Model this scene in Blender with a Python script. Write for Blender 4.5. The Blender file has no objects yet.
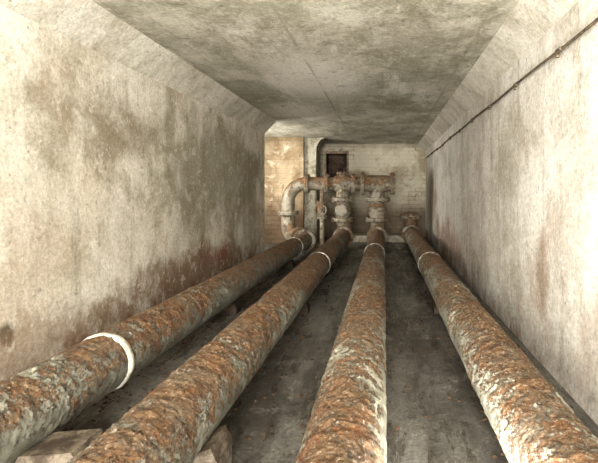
import bpy, bmesh, math, random
from mathutils import Vector, Matrix, noise
random.seed(4)
scene = bpy.context.scene
scene.view_settings.view_transform = 'Standard'
try: scene.view_settings.look = 'Medium High Contrast'
except Exception: pass

# ---------------------------------------------------------------- dimensions
CAM = 1.54
XL, XR = -2.77, 1.41
ZC = 3.18
Y0, YL, YB = -7.0, 11.6, 17.0
PX = [-2.02, -1.12, -0.19, 0.79]
PR = 0.2
PZ = 0.31

# ---------------------------------------------------------------- node helper
class NT:
    def __init__(s, name):
        s.m = bpy.data.materials.new(name); s.m.use_nodes = True
        s.t = s.m.node_tree; s.b = s.t.nodes['Principled BSDF']
        s.co = s.t.nodes.new('ShaderNodeTexCoord').outputs['Object']
    def n(s, typ, **kw):
        x = s.t.nodes.new(typ)
        for k, v in kw.items(): setattr(x, k, v)
        return x
    def l(s, a, b): s.t.links.new(a, b)
    def mapp(s, sc=(1,1,1), loc=(0,0,0)):
        x = s.n('ShaderNodeMapping'); s.l(s.co, x.inputs[0])
        x.inputs['Scale'].default_value = sc; x.inputs['Location'].default_value = loc
        return x.outputs[0]
    def noise(s, scale, detail=6, rough=.6, vec=None, dist=0.0, col=False):
        x = s.n('ShaderNodeTexNoise'); s.l(vec or s.co, x.inputs['Vector'])
        x.inputs['Scale'].default_value = scale; x.inputs['Detail'].default_value = detail
        x.inputs['Roughness'].default_value = rough; x.inputs['Distortion'].default_value = dist
        return x.outputs['Color' if col else 'Fac']
    def ramp(s, fac, a, b, va=0., vb=1.):
        x = s.n('ShaderNodeMapRange'); s.l(fac, x.inputs[0])
        x.interpolation_type = 'SMOOTHSTEP'
        if a > b: a, b, va, vb = b, a, vb, va
        x.inputs[1].default_value = a; x.inputs[2].default_value = b
        x.inputs[3].default_value = va; x.inputs[4].default_value = vb
        return x.outputs[0]
    def math(s, op, a, b=0., c=0.):
        x = s.n('ShaderNodeMath', operation=op)
        for i, v in enumerate((a, b, c)):
            if isinstance(v, (int, float)): x.inputs[i].default_value = v
            else: s.l(v, x.inputs[i])
        return x.outputs[0]
    def mix(s, fac, a, b, mode='MIX'):
        x = s.n('ShaderNodeMix', data_type='RGBA', blend_type=mode)
        for i, v in ((0, fac), (6, a), (7, b)):
            if isinstance(v, (int, float)): x.inputs[i].default_value = v
            elif isinstance(v, tuple): x.inputs[i].default_value = (*v, 1)
            else: s.l(v, x.inputs[i])
        return x.outputs[2]
    def over(s, c, col, fac, a, b, amt):
        return s.mix(s.math('MULTIPLY', s.ramp(fac, a, b), amt), c, col)
    def patch(s, c, col, ia, ib, ca, cb, ra, rb, amt, nz):
        """one real stain on the surface: an irregular blotch about (ca, cb) on axes ia, ib"""
        p = s.xyz()
        a = s.math('DIVIDE', s.math('SUBTRACT', p[ia], ca), ra)
        b = s.math('DIVIDE', s.math('SUBTRACT', p[ib], cb), rb)
        d = s.math('SQRT', s.math('ADD', s.math('MULTIPLY', a, a), s.math('MULTIPLY', b, b)))
        d = s.math('ADD', d, s.math('MULTIPLY', s.math('SUBTRACT', nz, .5), 2.6))
        return s.over(c, col, d, 1.2, .35, amt)
    def warp(s, amt, scale):
        nz = s.noise(scale, 4, .6, None, 0, True)
        v = s.n('ShaderNodeVectorMath', operation='MULTIPLY_ADD')
        s.l(nz, v.inputs[0]); v.inputs[1].default_value = (amt,)*3; s.l(s.co, v.inputs[2])
        return v.outputs[0]
    def xyz(s):
        if not hasattr(s, '_x'):
            x = s.n('ShaderNodeSeparateXYZ'); s.l(s.co, x.inputs[0]); s._x = x.outputs
        return s._x
    def bump(s, h, strength=.5, dist=.01):
        x = s.n('ShaderNodeBump'); s.l(h, x.inputs['Height'])
        x.inputs['Strength'].default_value = strength; x.inputs['Distance'].default_value = dist
        s.l(x.outputs[0], s.b.inputs['Normal'])
    def out(s, col, rough=.85, spec=.3):
        s.l(col, s.b.inputs['Base Color'])
        if isinstance(rough, (int, float)): s.b.inputs['Roughness'].default_value = rough
        else: s.l(rough, s.b.inputs['Roughness'])
        s.b.inputs['Specular IOR Level'].default_value = spec
        return s.m

def rgb(r, g, b):
    f = lambda c: (c/255/12.92) if c/255 <= .04045 else ((c/255+.055)/1.055)**2.4
    return (f(r), f(g), f(b))

def plaster(name, light, mid, olive, warm, brown, seed=0, band=.75, olive_lo=.45, rust_amt=.8, patches=(), streak=.4):
    k = NT(name)
    o = (seed*3.1, seed*1.7, seed*2.3)
    base = k.mapp((1, 1, 1), o)
    n1 = k.noise(.42, 8, .62, k.mapp((1, .8, 1.1), o), .5)
    n2 = k.noise(1.5, 12, .72, base, .3)
    n3 = k.noise(1.0, 9, .66, k.mapp((3.2, 3.2, .3), o), .2)
    n4 = k.noise(26, 8, .82, base)
    n5 = k.noise(5, 12, .8, base, .3)
    n7 = k.noise(13, 10, .8, base)
    n6 = k.noise(.9, 10, .68, k.mapp((1, 1, 1.0), (o[0]+9, o[1]+4, o[2])), .5)
    z = k.xyz()[2]
    c = k.mix(k.ramp(n2, .36, .6), mid, light)
    st = k.math('ADD', n1, k.math('MULTIPLY', k.math('SUBTRACT', n5, .5), .3))
    c = k.over(c, olive, st, olive_lo, olive_lo+.18, .6)
    c = k.over(c, warm, n6, .5, .64, .5)
    c = k.over(c, olive, n3, .52, .68, streak)
    c = k.over(c, light, n3, .46, .34, streak)
    for p in patches:
        c = k.patch(c, p[0], p[1], p[2], *p[3:], n2)
    c = k.over(c, light, n5, .53, .61, .5)
    c = k.over(c, tuple(v*.55 for v in mid), n5, .46, .36, .45)
    c = k.over(c, tuple(v*.5 for v in mid), n7, .42, .34, .55)
    c = k.over(c, light, n7, .58, .64, .45)
    zz = k.math('ADD', z, k.math('MULTIPLY', k.math('SUBTRACT', n6, .5), 2.2))
    zz = k.math('ADD', zz, k.math('MULTIPLY', k.math('SUBTRACT', n5, .5), 1.2))
    c = k.over(c, brown, zz, band, band-.5, rust_amt)
    c = k.mix(1.0, c, k.ramp(n4, .32, .68, .72, 1.18), 'MULTIPLY')
    v = k.n('ShaderNodeTexVoronoi'); k.l(base, v.inputs['Vector']); v.inputs['Scale'].default_value = 7
    pit = k.math('MULTIPLY', k.ramp(v.outputs['Distance'], .12, .05), k.ramp(n2, .48, .55))
    c = k.mix(k.math('MULTIPLY', pit, .6), c, brown)
    h = k.math('ADD', n5, k.math('MULTIPLY', n4, .35))
    k.bump(h, .8, .03)
    return k.out(c, .88, .2)

OL = rgb(122,117,95)
M_left = plaster('stained_cream_plaster', rgb(212,206,192), rgb(182,173,155), OL, rgb(178,162,142), rgb(110,78,56), 0, .40, .50, .8,
    [(OL, 1, 2, 8.6, 1.95, 3.6, 1.0, .65), (rgb(126,113,92), 1, 2, 5.2, 2.2, 1.6, .5, .45), (rgb(104,76,54), 1, 2, 7.4, .34, 3.0, .42, .8),
     (rgb(118,64,48), 1, 2, 8.3, .5, .7, .22, .6), (rgb(48,46,34), 1, 2, 3.66, .5, .1, .09, .9), (rgb(136,114,92), 1, 2, 4.0, .3, .9, .35, .6),
     (rgb(130,120,100), 1, 2, 10.4, 1.0, 1.4, 1.3, .6)], .4)
M_right = plaster('pink_grey_plaster', rgb(214,210,201), rgb(182,175,163), rgb(146,139,122), rgb(182,163,148), rgb(120,88,66), 5, .32, .53, .7,
    [(rgb(136,108,84), 1, 2, 4.45, .8, .2, .5, .55), (rgb(138,104,82), 1, 2, 11.0, .45, 3.0, .5, .65), (rgb(146,114,95), 1, 2, 14.5, 1.4, 1.2, .8, .55),
     (rgb(154,144,126), 1, 2, 5.6, 1.9, .8, .8, .45)], .5)
M_haunch = plaster('haunch_plaster', rgb(204,199,186), rgb(172,165,148), rgb(130,125,106), rgb(162,150,133), rgb(128,90,66), 2, -3, .52)

def ceil_mat():
    k = NT('stained_ceiling_concrete')
    n1 = k.noise(.5, 9, .65, k.mapp((1.2, .6, 1), (3, 1, 0)), .4)
    n2 = k.noise(1.8, 12, .76, k.mapp((1, .7, 1)), .3)
    n3 = k.noise(7, 12, .8, None, .3)
    n4 = k.noise(.9, 10, .72, k.mapp((2.0, .5, 1), (7, 2, 0)), .3)
    n6 = k.noise(28, 8, .8)
    c = k.mix(k.ramp(n2, .38, .6), rgb(146,142,124), rgb(190,186,172))
    c = k.over(c, rgb(128,126,107), n1, .49, .64, .6)
    c = k.over(c, rgb(214,210,199), n4, .53, .64, .65)
    W = rgb(224,220,210)
    c = k.patch(c, W, 0, 1, -1.0, 7.4, .8, 1.6, .75, n2)
    c = k.patch(c, W, 0, 1, -1.7, 10.2, .8, 1.2, .75, n2)
    c = k.patch(c, rgb(112,108,89), 0, 1, .3, 5.4, .8, 1.3, .5, n2)
    c = k.patch(c, rgb(108,101,83), 0, 1, -.2, 13.5, 1.8, 2.2, .4, n2)
    c = k.over(c, rgb(208,200,181), n3, .54, .62, .55)
    c = k.over(c, rgb(94,87,69), n3, .46, .36, .6)
    c = k.mix(1.0, c, k.ramp(n6, .32, .68, .74, 1.18), 'MULTIPLY')
    x = k.xyz()
    pp = k.math('PINGPONG', k.math('ADD', x[0], 10.67), .97)
    line = k.math('MULTIPLY', k.ramp(pp, .025, .0), k.ramp(n2, .42, .56))
    p2 = k.math('PINGPONG', k.math('ADD', x[0], 10.67), .121)
    l2 = k.math('MULTIPLY', k.ramp(p2, .012, .0), k.ramp(n1, .44, .55))
    c = k.mix(k.math('MULTIPLY', line, .4), c, rgb(84,76,56))
    c = k.mix(k.math('MULTIPLY', l2, .25), c, rgb(84,76,56))
    k.bump(k.math('ADD', k.math('ADD', n3, k.math('MULTIPLY', line, -.3)), k.math('MULTIPLY', n2, 1.5)), .7, .03)
    return k.out(c, k.ramp(n1, .3, .7, .45, .75), .45)
M_ceil = ceil_mat()

def floor_mat():
    k = NT('damp_dark_concrete')
    n1 = k.noise(.8, 9, .68, k.mapp((1.6, .5, 1)), .3)
    n2 = k.noise(5, 12, .82, None, .2)
    n3 = k.noise(40, 6, .8)
    n5 = k.noise(2.2, 8, .7, k.mapp((2.5, .4, 1), (2, 0, 0)))
    c = k.mix(k.ramp(n1, .4, .6), rgb(72,68,62), rgb(112,109,102))
    c = k.over(c, rgb(142,138,129), n2, .53, .62, .5)
    c = k.over(c, rgb(56,51,45), n5, .51, .64, .6)
    c = k.over(c, rgb(46,41,35), n2, .47, .38, .65)
    c = k.mix(1., c, k.ramp(n3, .34, .66, .55, 1.35), 'MULTIPLY')
    k.bump(k.math('ADD', n2, k.math('MULTIPLY', n3, .4)), .6, .015)
    return k.out(c, k.ramp(n5, .45, .6, .6, .22), .5)
M_floor = floor_mat()

def brick_mat(name, c1, c2, mort, cov, dark, lo=.47):
    k = NT(name)
    cx = k.n('ShaderNodeCombineXYZ'); s = k.xyz()
    k.l(k.math('ADD', s[0], s[1]), cx.inputs[0]); k.l(s[2], cx.inputs[1])
    b = k.n('ShaderNodeTexBrick'); k.l(cx.outputs[0], b.inputs['Vector'])
    b.inputs['Scale'].default_value = 1.0
    b.inputs['Brick Width'].default_value = .42; b.inputs['Row Height'].default_value = .14
    b.inputs['Mortar Size'].default_value = .01
    b.inputs['Color1'].default_value = (*c1, 1); b.inputs['Color2'].default_value = (*c2, 1)
    b.inputs['Mortar'].default_value = (*mort, 1)
    n1 = k.noise(.9, 10, .7, k.mapp((1,1,1),(2,5,1)), .5); n2 = k.noise(3, 12, .78, None, .5); n4 = k.noise(.6, 9, .65, k.mapp((1,1,1),(6,2,8)), .5)
    c = k.over(b.outputs['Color'], cov, n1, .42, .5, .85)
    c = k.over(c, dark, n4, lo, lo+.14, .75)
    c = k.over(c, rgb(206,200,182), n2, .54, .64, .5)
    c = k.over(c, tuple(v*.5 for v in dark), n2, .46, .36, .7)
    c = k.mix(k.math('MULTIPLY', k.ramp(k.math('ADD', s[2], n1), 2.2, 1.1), .8), c, rgb(78,62,48))
    c = k.mix(k.math('MULTIPLY', k.ramp(k.math('ADD', s[2], n1), 3.45, 3.7), .5), c, rgb(90,78,60))
    k.bump(k.math('ADD', k.math('MULTIPLY', b.outputs['Fac'], -.5), n2), .6, .02)
    return k.out(c, .9, .2)
M_brick = brick_mat('limewashed_masonry', rgb(184,178,160), rgb(164,156,136), rgb(126,117,98), rgb(174,167,149), rgb(124,112,92))
M_pier = brick_mat('stained_masonry', rgb(164,148,122), rgb(146,128,102), rgb(122,106,84), rgb(162,147,122), rgb(120,100,76), .45)

def pipe_mat(name, grey, thr=.0, flecks=.6):
    k = NT(name)
    n1 = k.noise(1.6, 9, .68, k.mapp((1, .6, 1)), .3)
    n2 = k.noise(9, 12, .82, None, .2)
    n3 = k.noise(34, 8, .85, None, .2)
    n6 = k.noise(60, 6, .8, k.mapp((1,1,1), (3,8,2)), .2)
    n4 = k.noise(4, 9, .74, k.mapp((1, 1, 1), (4, 4, 4)), .4)
    v = k.n('ShaderNodeTexVoronoi'); k.l(k.warp(.06, 22), v.inputs['Vector']); v.inputs['Scale'].default_value = 60
    vs = k.n('ShaderNodeSeparateColor'); k.l(v.outputs['Color'], vs.inputs[0])
    g = k.n('ShaderNodeNewGeometry')
    sn = k.n('ShaderNodeSeparateXYZ'); k.l(g.outputs['True Normal'], sn.inputs[0])
    rust = k.mix(k.ramp(n2, .38, .62), rgb(88,64,46), rgb(134,104,74))
    rust = k.over(rust, rgb(124,112,94), n4, .49, .61, .65)
    rust = k.over(rust, rgb(144,92,54), n4, .47, .36, .6)
    rust = k.over(rust, rgb(176,160,136), vs.outputs[1], .8, .84, .3*flecks)
    rust = k.over(rust, rgb(46,34,26), vs.outputs[2], .8, .84, .35)
    rust = k.over(rust, rgb(42,30,22), n3, .475, .41, .75)
    rust = k.over(rust, rgb(184,166,138), n3, .55, .61, .5*(.5+flecks/2))
    rust = k.over(rust, rgb(216,204,180), n6, .57, .62, .65*flecks)
    rust = k.over(rust, rgb(40,29,21), n6, .43, .38, .5)
    paint = k.mix(k.ramp(n4, .4, .6), grey, tuple(q*.68 for q in grey))
    paint = k.over(paint, rgb(178,174,158), n2, .52, .62, .5)
    paint = k.over(paint, rgb(102,84,66), n2, .45, .36, .65)
    paint = k.over(paint, rgb(108,90,69), n1, .54, .64, .55)
    paint = k.over(paint, rgb(66,54,43), n6, .42, .37, .5)
    up = sn.outputs[2]
    f = k.math('ADD', k.math('MULTIPLY', up, .42), k.math('MULTIPLY', k.math('SUBTRACT', n1, .5), 2.0))
    f = k.math('ADD', f, k.math('MULTIPLY', k.math('SUBTRACT', n2, .5), 3.0))
    m = k.ramp(f, .0+thr, .12+thr)
    c = k.mix(m, paint, rust)
    h = k.math('ADD', k.math('MULTIPLY', n2, 1.0), k.math('MULTIPLY', n3, .9))
    h = k.math('ADD', h, k.math('MULTIPLY', n6, .4))
    h = k.math('MULTIPLY', h, k.math('ADD', k.math('MULTIPLY', m, .8), .2))
    k.bump(h, 1., .022)
    return k.out(c, k.ramp(m, 0, 1, .5, .85), .35)
M_pipe = pipe_mat('rust_crusted_paint', rgb(142,141,128), .06)
M_pipe2 = pipe_mat('rust_speckled_paint', rgb(156,153,138), .12, .9)
M_man = pipe_mat('flaking_grey_paint', rgb(134,127,110), .0, .6)

def simple(name, a, b, scale=8, rough=.8, bs=.4):
    k = NT(name)
    n = k.noise(scale, 9, .75, None, .3)
    n2 = k.noise(scale*5, 5, .7)
    c = k.mix(k.ramp(n, .42, .58), a, b)
    c = k.mix(1., c, k.ramp(n2, .3, .7, .7, 1.2), 'MULTIPLY')
    k.bump(k.math('ADD', n, k.math('MULTIPLY', n2, .5)), bs, .015)
    return k.out(c, rough, .3)
M_band = simple('pale_collar_paint', rgb(164,158,141), rgb(204,200,190), 9, .6, .3)
M_block = simple('weathered_saddle', rgb(112,102,88), rgb(66,56,46), 6)
M_dsad = simple('dark_saddle', rgb(62,52,42), rgb(42,34,27), 6)  # dark tone so these cradles stand out less
M_dark = simple('dark_iron', rgb(62,56,48), rgb(104,92,76), 12, .7)
M_conc = simple('grey_concrete', rgb(160,155,139), rgb(122,115,98), 4, .9)
M_frame = simple('brown_concrete_frame', rgb(150,134,114), rgb(110,94,78), 9)
M_hole = simple('dark_recess', rgb(92,76,64), rgb(56,45,37), 3)  # lining of the opening, in dark mottled browns
M_debris = simple('dirt_and_rust_flakes', rgb(60,46,34), rgb(96,72,50), 20)

# ---------------------------------------------------------------- mesh helpers
def mkobj(name, bm, mat, smooth=False, parent=None):
    me = bpy.data.meshes.new(name); 
    bmesh.ops.recalc_face_normals(bm, faces=bm.faces)
    bm.to_mesh(me); bm.free()
    ob = bpy.data.objects.new(name, me); scene.collection.objects.link(ob)
    mats = mat if isinstance(mat, list) else [mat]
    for m in mats: me.materials.append(m)
    if smooth:
        me.polygons.foreach_set('use_smooth', [True]*len(me.polygons))
        me.set_sharp_from_angle(angle=math.radians(40))
    if parent: ob.parent = parent
    return ob

def box(bm, x0, x1, y0, y1, z0, z1, mi=0):
    v = [bm.verts.new((x, y, z)) for x in (x0, x1) for y in (y0, y1) for z in (z0, z1)]
    for f in ((0,1,3,2),(4,6,7,5),(0,4,5,1),(2,3,7,6),(0,2,6,4),(1,5,7,3)):
        fc = bm.faces.new([v[i] for i in f]); fc.material_index = mi

def boxobj(name, *a, mat=None, bevel=0):
    bm = bmesh.new(); box(bm, *a)
    if bevel: bmesh.ops.bevel(bm, geom=bm.edges[:], offset=bevel, segments=2, affect='EDGES')
    return mkobj(name, bm, mat)

def tube(bm, pts, radii, segs=32, cap=True, mi=0, rough=0.0):
    pts = [Vector(p) for p in pts]
    if isinstance(radii, (int, float)): radii = [radii]*len(pts)
    n = len(pts); rings = []
    t0 = (pts[1]-pts[0]).normalized()
    u = t0.orthogonal().normalized()
    prev = t0
    for i, p in enumerate(pts):
        if i == 0: t = t0
        elif i == n-1: t = (pts[-1]-pts[-2]).normalized()
        else:
            a = (p-pts[i-1]); b = (pts[i+1]-p)
            t = (a.normalized()+b.normalized()).normalized()
        q = prev.rotation_difference(t); u = (q @ u).normalized(); prev = t
        w = t.cross(u).normalized()
        ring = []
        for k in range(segs):
            a = 2*math.pi*k/segs
            d = u*math.cos(a)+w*math.sin(a)
            r = radii[i]
            if rough:
                q2 = p+d*r
                r += rough*noise.fractal(q2*9, 1.0, 2.0, 4)
            ring.append(bm.verts.new(p+d*r))
        rings.append(ring)
    for i in range(n-1):
        for k in range(segs):
            f = bm.faces.new((rings[i][k], rings[i][(k+1)%segs], rings[i+1][(k+1)%segs], rings[i+1][k]))
            f.material_index = mi
    if cap:
        for rg in (rings[0], rings[-1]):
            f = bm.faces.new(rg); f.material_index = mi

def flange(bm, c, axis, r=.29, th=.05, nb=10, gap=True, mi=0):
    c = Vector(c); ax = Vector(axis).normalized()
    if gap:
        tube(bm, [c-ax*(th+.004), c-ax*(th-.004), c-ax*.006], [r*.97, r, r], 36, mi=mi)
        tube(bm, [c+ax*.006, c+ax*(th-.004), c+ax*(th+.004)], [r, r, r*.97], 36, mi=mi)
        tube(bm, [c-ax*.008, c+ax*.008], r*.9, 24, mi=mi)
        e = th
    else:
        tube(bm, [c-ax*th/2, c+ax*th/2], r, 36, mi=mi); e = th/2
    u = ax.orthogonal().normalized(); w = ax.cross(u)
    for k in range(nb):
        a = 2*math.pi*(k+.5)/nb
        p = c+(u*math.cos(a)+w*math.sin(a))*(r*.86)
        tube(bm, [p-ax*(e+.03), p+ax*(e+.03)], .02, 6, mi=mi)

def arc(c, a, b, n=10, e=None):
    c, a, b = Vector(c), Vector(a), Vector(b)
    return [c+a*math.cos(t)+b*math.sin(t) for t in [math.pi/2*i/n for i in range(n+1)]]

# ---------------------------------------------------------------- room shell
def prism(name, poly, y0, y1, mat):
    bm = bmesh.new()
    a = [bm.verts.new((x, y0, z)) for x, z in poly]; b = [bm.verts.new((x, y1, z)) for x, z in poly]
    n = len(poly)
    bm.faces.new(a); bm.faces.new(b)
    for i in range(n): bm.faces.new((a[i], a[(i+1)%n], b[(i+1)%n], b[i]))
    return mkobj(name, bm, mat)

boxobj('floor', -4.9, 1.71, Y0, YB+1.2, -.2, 0, mat=M_floor)
boxobj('ceiling', -4.9, 1.71, Y0, YB+1.2, ZC, ZC+.25, mat=M_ceil)
boxobj('wall_left', XL-.3, XL, Y0, YL, 0, ZC, mat=M_left)
boxobj('wall_right', XR, XR+.3, Y0, YB+.3, 0, ZC, mat=M_right)
prism('trim_1', [(XL, ZC), (XL, CAM+1.35), (-2.5, ZC)], Y0, YL, M_haunch)
prism('trim_2', [(XR, ZC), (XR, CAM+1.385), (1.16, ZC)], Y0, YB, M_haunch)
boxobj('wall_chamber_side', -4.9, -4.6, YL, YB+.3, 0, ZC, mat=M_left)
boxobj('wall_chamber_front', -4.9, XL-.3, YL-.3, YL, 0, ZC, mat=M_left)
boxobj('wall_back_pier', -4.6, -2.40, 14.9, 15.2, 0, ZC, mat=M_pier)
bm = bmesh.new()
wx0, wx1, wz0, wz1 = -2.02, -1.2, 1.6, 2.92
box(bm, -4.6, wx0, YB, YB+.3, 0, ZC); box(bm, wx1, XR, YB, YB+.3, 0, ZC)
box(bm, wx0, wx1, YB, YB+.3, 0, wz0); box(bm, wx0, wx1, YB, YB+.3, wz1, ZC)
mkobj('wall_back', bm, M_brick)
# deep dark opening with a surround and inner lining
bm = bmesh.new()
for a in ((wx0, wx0+.06, wz0, wz1), (wx1-.06, wx1, wz0, wz1), (wx0+.06, wx1-.06, wz0, wz0+.06), (wx0+.06, wx1-.06, wz1-.08, wz1)):
    box(bm, a[0], a[1], YB-.05, YB+.3, a[2], a[3])
box(bm, wx0, wx1, YB+1.1, YB+1.15, wz0, wz1, 1)
box(bm, wx0-.04, wx0, YB+.3, YB+1.15, wz0, wz1, 1); box(bm, wx1, wx1+.04, YB+.3, YB+1.15, wz0, wz1, 1)
box(bm, wx0, wx1, YB+.3, YB+1.15, wz0-.04, wz0, 1); box(bm, wx0, wx1, YB+.3, YB+1.15, wz1, wz1+.04, 1)
mkobj('window_1', bm, [M_frame, M_hole])
# concrete pilaster with curved head
bm = bmesh.new()
PW0, PW1 = -2.395, -2.04
prof = [(PW0, 0), (PW1, 0), (PW1, 2.75)] + [(PW1+.3*(1-math.cos(t)), 2.75+.425*math.sin(t)) for t in [math.pi/2*i/8 for i in range(1, 9)]] + [(PW0, ZC-.005)]
a = [bm.verts.new((x, 15.05, z)) for x, z in prof]; b = [bm.verts.new((x, 15.9, z)) for x, z in prof]
bm.faces.new(a); bm.faces.new(b)
for i in range(len(prof)): bm.faces.new((a[i], a[(i+1)%len(prof)], b[(i+1)%len(prof)], b[i]))
bmesh.ops.bevel(bm, geom=[e for e in bm.edges if abs(e.verts[0].co.x-PW1) < .01 and abs(e.verts[1].co.x-PW1) < .01 and abs(e.verts[0].co.y-15.05) < .01 and abs(e.verts[1].co.y-15.05) < .01], offset=.06, segments=4, affect='EDGES')
mkobj('concrete_pilaster', bm, M_conc)
boxobj('concrete_plinth', -1.6, 1.1, 15.3, 16.4, 0, .2, mat=M_conc, bevel=.02)

# ---------------------------------------------------------------- long pipes
ends = [12.75, 13.75, 13.75, 14.55]
bands = [[3.6, 11.2], [8.5], [9.9], [8.5]]
pm = [M_pipe, M_pipe, M_pipe2, M_pipe2]
pipes = []
for i, x in enumerate(PX):
    bm = bmesh.new()
    segs = 120
    ys = []; y = -2.0
    while y < ends[i]:
        ys.append(y); y += .010 if 1.5 < y < 5.5 else (.02 if y < 8.5 else .06)
        if y < 1.0: y += .1
    ys.append(ends[i])
    rings = []
    for y in ys:
        rg = []
        for k in range(segs):
            a = 2*math.pi*k/segs
            d = Vector((math.cos(a), 0, math.sin(a)))
            p = Vector((x, y, PZ))+d*PR
            cr = noise.fractal(p*1.7+Vector((i*7, 0, 0)), 1, 2, 3)
            top = max(0, min(1, .5+.5*d.z+cr*.8))
            dr = (.009*noise.fractal(p*14, .8, 2.1, 5)+.009*abs(noise.fractal(p*36, .6, 2.1, 3)))*(.2+.95*top)
            rg.append(bm.verts.new(p+d*dr))
        rings.append(rg)
    for j in range(len(ys)-1):
        for k in range(segs):
            bm.faces.new((rings[j][k], rings[j][(k+1)%segs], rings[j+1][(k+1)%segs], rings[j+1][k]))
    bm.faces.new(rings[0]); bm.faces.new(rings[-1])
    pipe = mkobj('rusty_water_pipe', bm, pm[i], smooth=True); pipes.append(pipe)
    for b in bands[i]:
        bm = bmesh.new()
        w = .04 if b < 5 else .025
        tube(bm, [(x, b-w, PZ), (x, b-w+.012, PZ), (x, b, PZ), (x, b+w-.012, PZ), (x, b+w, PZ)], [PR+.003, PR+.012, PR+.015, PR+.012, PR+.003], 64, rough=.004)
        mkobj('joint_collar', bm, M_band, True, pipe)
    bm = bmesh.new()
    flange(bm, (x, ends[i], PZ), (0, 1, 0), .285, .05, 12)
    mkobj('end_flange', bm, M_man, True, pipe)

def saddle(pi, y, w, d, mat, h=.24):
    x = PX[pi]
    bm = bmesh.new()
    R = PR+.004
    a0 = math.asin(min(1, (PZ-h+.02)/R))
    prof = [(-w/2, 0), (w/2, 0), (w/2, h-.07), (w/2-.03, h)]
    for t in range(0, 13):
        a = -a0-(math.pi-2*a0)*t/12
        prof.append((R*math.cos(a), PZ+R*math.sin(a)))
    prof += [(-w/2+.03, h), (-w/2, h-.07)]
    A = [bm.verts.new((x+px, y-d/2, pz)) for px, pz in prof]; B = [bm.verts.new((x+px, y+d/2, pz)) for px, pz in prof]
    bm.faces.new(A); bm.faces.new(B); n = len(prof)
    for i in range(n): bm.faces.new((A[i], A[(i+1)%n], B[(i+1)%n], B[i]))
    bmesh.ops.subdivide_edges(bm, edges=[e for e in bm.edges if abs(e.verts[0].co.y-e.verts[1].co.y) > .1], cuts=6)
    for v in bm.verts:
        if v.co.z > .02: v.co += Vector((1, .5, 0))*.012*noise.noise(v.co*9)
    mkobj('cradle', bm, mat, False, pipes[pi])
saddle(0, 2.66, .94, .26, M_block, .22)
saddle(1, 2.66, .54, .26, M_block, .24)
for i in range(4):
    for y in (6.4, 10.3):
        saddle(i, y, .32, .2, M_dsad, .14)
for i in (2, 3): saddle(i, 1.6, .4, .2, M_dsad, .16)

# ---------------------------------------------------------------- manifold
YM = 14.2; HZ = 1.78; XE = -2.72
bm = bmesh.new()
R = .5
path = [(.22, YM, HZ), (-.5, YM, HZ), (XE+R, YM, HZ)] + arc((XE+R, YM, HZ-R), (0, 0, R), (-R, 0, 0))[1:]
path += [(XE, YM, .95)]
tube(bm, path, .185, 36)
flange(bm, (XE, YM, .95), (0, 0, 1), .29, .05, 12)
P = [(XE, YM, .93), (XE, YM, .8), (XE, YM-.02, .62), (XE+.05, YM-.12, .45), (XE+.14, YM-.3, .35), (XE+.3, YM-.55, PZ), (XE+.48, YM-.8, PZ), (XE+.62, YM-1.05, PZ), (PX[0], YM-1.28, PZ), (PX[0], ends[0]+.056, PZ)]
tube(bm, P, .195, 36)
flange(bm, (XE+.42, YM-.72, PZ), (.6, -.8, 0), .28, .05, 12)
for fx, r in ((-2.18, .27), (-1.62, .28), (-.86, .28), (-.6, .32)):
    flange(bm, (fx, YM, HZ), (1, 0, 0), r, .045, 12)
flange(bm, (.24, YM, HZ), (1, 0, 0), .32, .05, 12)
tube(bm, [(-.55, YM, HZ), (-.45, YM, HZ), (.1, YM, HZ), (.2, YM, HZ)], [.2, .235, .235, .2], 36)
X2 = PX[1]-.06
tube(bm, [(X2-.26, YM, HZ), (X2-.2, YM, HZ), (X2+.2, YM, HZ), (X2+.26, YM, HZ)], [.19, .225, .225, .19], 36)
tube(bm, [(X2, YM, HZ), (X2, YM, HZ+.24), (X2, YM, HZ+.27)], [.12, .12, .1], 24)
flange(bm, (X2, YM, HZ+.29), (0, 0, 1), .17, .03, 8, False)
def riser(X, y, big):
    zt = 1.33
    tube(bm, [(X, YM, HZ), (X, YM, zt)], .18*big, 32)
    flange(bm, (X, YM, zt), (0, 0, 1), .32*big, .045, 12)
    tube(bm, [(X, YM, zt), (X, YM, 1.2), (X, YM, 1.1), (X, YM, .98), (X, YM, .86), (X, YM, .78)],
         [.16*big, .17*big, .23*big, .25*big, .22*big, .18*big], 36)
    flange(bm, (X, YM, .76), (0, 0, 1), .32*big, .045, 12)
for X, px, big in ((X2, PX[1], 1.0), (PX[2], PX[2], 1.13)):
    riser(X, YM, big)
    pth = [(X, YM, .78), (X, YM, .71)] + [tuple(v) for v in arc((px, YM-.4, .71), (0, .4, 0), (0, 0, -.4))[1:]]
    pth[-1] = (px, 13.806, PZ)
    tube(bm, pth, .195, 36)
def wheel(c, axis, r):
    c = Vector(c); ax = Vector(axis).normalized(); u = ax.orthogonal().normalized(); w = ax.cross(u)
    pts = [c+(u*math.cos(2*math.pi*k/24)+w*math.sin(2*math.pi*k/24))*r for k in range(25)]
    tube(bm, pts, .018, 8, False)
    for k in range(4):
        a = math.pi/2*k
        tube(bm, [c, c+(u*math.cos(a)+w*math.sin(a))*r], .013, 6)
    tube(bm, [c-ax*.04, c+ax*.04], .035, 10)
tube(bm, [(X2, YM, 1.04), (X2, YM-.4, 1.04)], [.13, .1], 24)
flange(bm, (X2, YM-.36, 1.04), (0, 1, 0), .17, .03, 8)
XS = -1.76
tube(bm, [(XS, YM, HZ), (XS, YM, 0.02)], .065, 20)
tube(bm, [(XS, YM, 1.2), (XS, YM, 1.12), (XS, YM, .95), (XS, YM, .87)], [.07, .13, .13, .07], 20)
flange(bm, (XS, YM, 1.24), (0, 0, 1), .15, .025, 8)
flange(bm, (XS, YM, .82), (0, 0, 1), .15, .025, 8)
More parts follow.
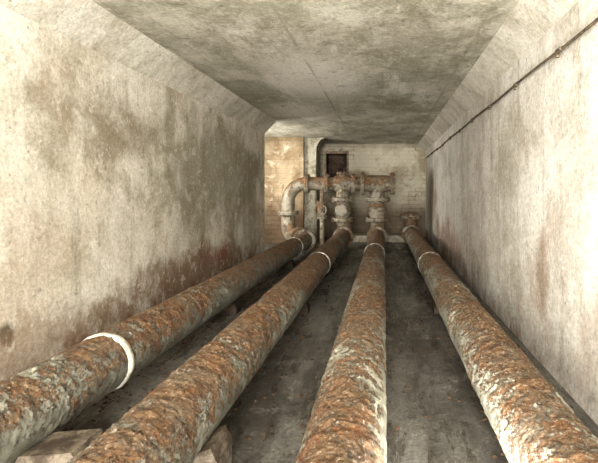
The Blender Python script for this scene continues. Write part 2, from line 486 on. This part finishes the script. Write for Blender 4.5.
tube(bm, [(XS, YM, 1.04), (XS, YM-.35, 1.04)], .03, 10)
wheel((XS, YM-.34, 1.04), (0, 1, 0), .16)
flange(bm, (XS, YM, .03), (0, 0, 1), .16, .05, 8, False)
mkobj('pipe_manifold', bm, M_man, True)

bm = bmesh.new()
ye = ends[3]+.056
pth = [(PX[3], ye, PZ), (PX[3], ye+.05, PZ)] + [tuple(v) for v in arc((PX[3], ye+.05, PZ+.33), (0, 0, -.33), (0, .33, 0))[1:]] + [(PX[3], ye+.38, .78)]
tube(bm, pth, .195, 36)
flange(bm, (PX[3], ye+.38, .8), (0, 0, 1), .31, .05, 12)
tube(bm, [(PX[3], ye+.38, .86), (PX[3], ye+.38, .92), (PX[3], ye+.38, .95)], [.2, .14, .05], 24)
mkobj('blanked_pipe_elbow', bm, M_man, True)

# ---------------------------------------------------------------- wall conduit
bm = bmesh.new()
cz = CAM+1.12
pts = []
y = -3.0
while y < 16.8:
    pts.append((XR-.035+.006*noise.noise(Vector((y*.9, 0, 0))), y, cz+.03*noise.noise(Vector((y*.45, 3, 0))))); y += .25
tube(bm, pts, .012, 12)
for y in [k*1.3 for k in range(0, 13)]:
    z = cz+.03*noise.noise(Vector((y*.45, 3, 0)))
    tube(bm, [(XR-.035, y-.04, z), (XR-.035, y+.04, z)], .02, 12)
    box(bm, XR-.03, XR-.001, y+.1, y+.13, z-.03, z+.03)
mkobj('electrical_conduit', bm, M_dark, True)

# ---------------------------------------------------------------- fallen rust flakes
bm = bmesh.new()
for _ in range(3000):
    side = random.choice(PX)
    x = side + random.gauss(0, .2)
    if random.random() < .25: x = random.uniform(XL+.05, -1.3)
    y = random.uniform(2.9, 12)
    s = random.uniform(.004, .02)
    if not (XL+.03 < x < XR-.03): continue
    vs = [bm.verts.new((x+s*math.cos(a)*random.uniform(.6, 1.3), y+s*math.sin(a)*random.uniform(.6, 1.3), random.uniform(.001, .004))) for a in (0, 1.4, 2.6, 4.2, 5.2)]
    t = bm.verts.new((x, y, s*.5+.003))
    for k in range(5): bm.faces.new((vs[k], vs[(k+1)%5], t))
mkobj('rust_flake_debris', bm, M_debris)

# ---------------------------------------------------------------- lights
def area(name, loc, target, sx, sy, power, col):
    L = bpy.data.lights.new(name, 'AREA'); L.shape = 'RECTANGLE'; L.size = sx; L.size_y = sy
    L.energy = power; L.color = col
    o = bpy.data.objects.new(name, L); scene.collection.objects.link(o)
    o.location = loc; o.rotation_euler = (Vector(target)-Vector(loc)).to_track_quat('-Z', 'Y').to_euler()
    return o
WH = (1, .98, .94)
area('rear_fill_light', (-.7, -4.6, 1.8), (-.7, 12, 1.9), 3.4, 2.2, 2350, WH)  # unseen fill panel behind the camera, added to light the tunnel evenly
area('near_fill_light', (-.8, 1.2, 3.05), (-.8, 7.0, 1.2), 3.0, .5, 65, WH)  # unseen overhead fill, added to brighten near walls and pipe tops
area('ceiling_fill_light', (.1, 1.6, .25), (-.5, 4.6, 3.1), .6, .5, 165, WH)  # unseen upward fill near the floor, added to brighten the ceiling
area('chamber_lamp', (-4.2, 12.5, 1.9), (-.2, 15.6, 1.8), 1.0, 1.2, 150, (1, .97, .92))
w = bpy.data.worlds.new('World'); scene.world = w; w.use_nodes = True
w.node_tree.nodes['Background'].inputs[0].default_value = (1, .97, .92, 1)
w.node_tree.nodes['Background'].inputs[1].default_value = 1.0

# ---------------------------------------------------------------- camera
cam = bpy.data.cameras.new('camera'); co = bpy.data.objects.new('camera', cam); scene.collection.objects.link(co)
co.location = (0, 0, CAM); co.rotation_euler = (math.radians(90), 0, 0)
cam.sensor_fit = 'HORIZONTAL'; cam.sensor_width = 36; cam.lens = 500/598*36
cam.shift_x = -85/598; cam.shift_y = -39.5/598
cam.clip_start = .05
scene.camera = co
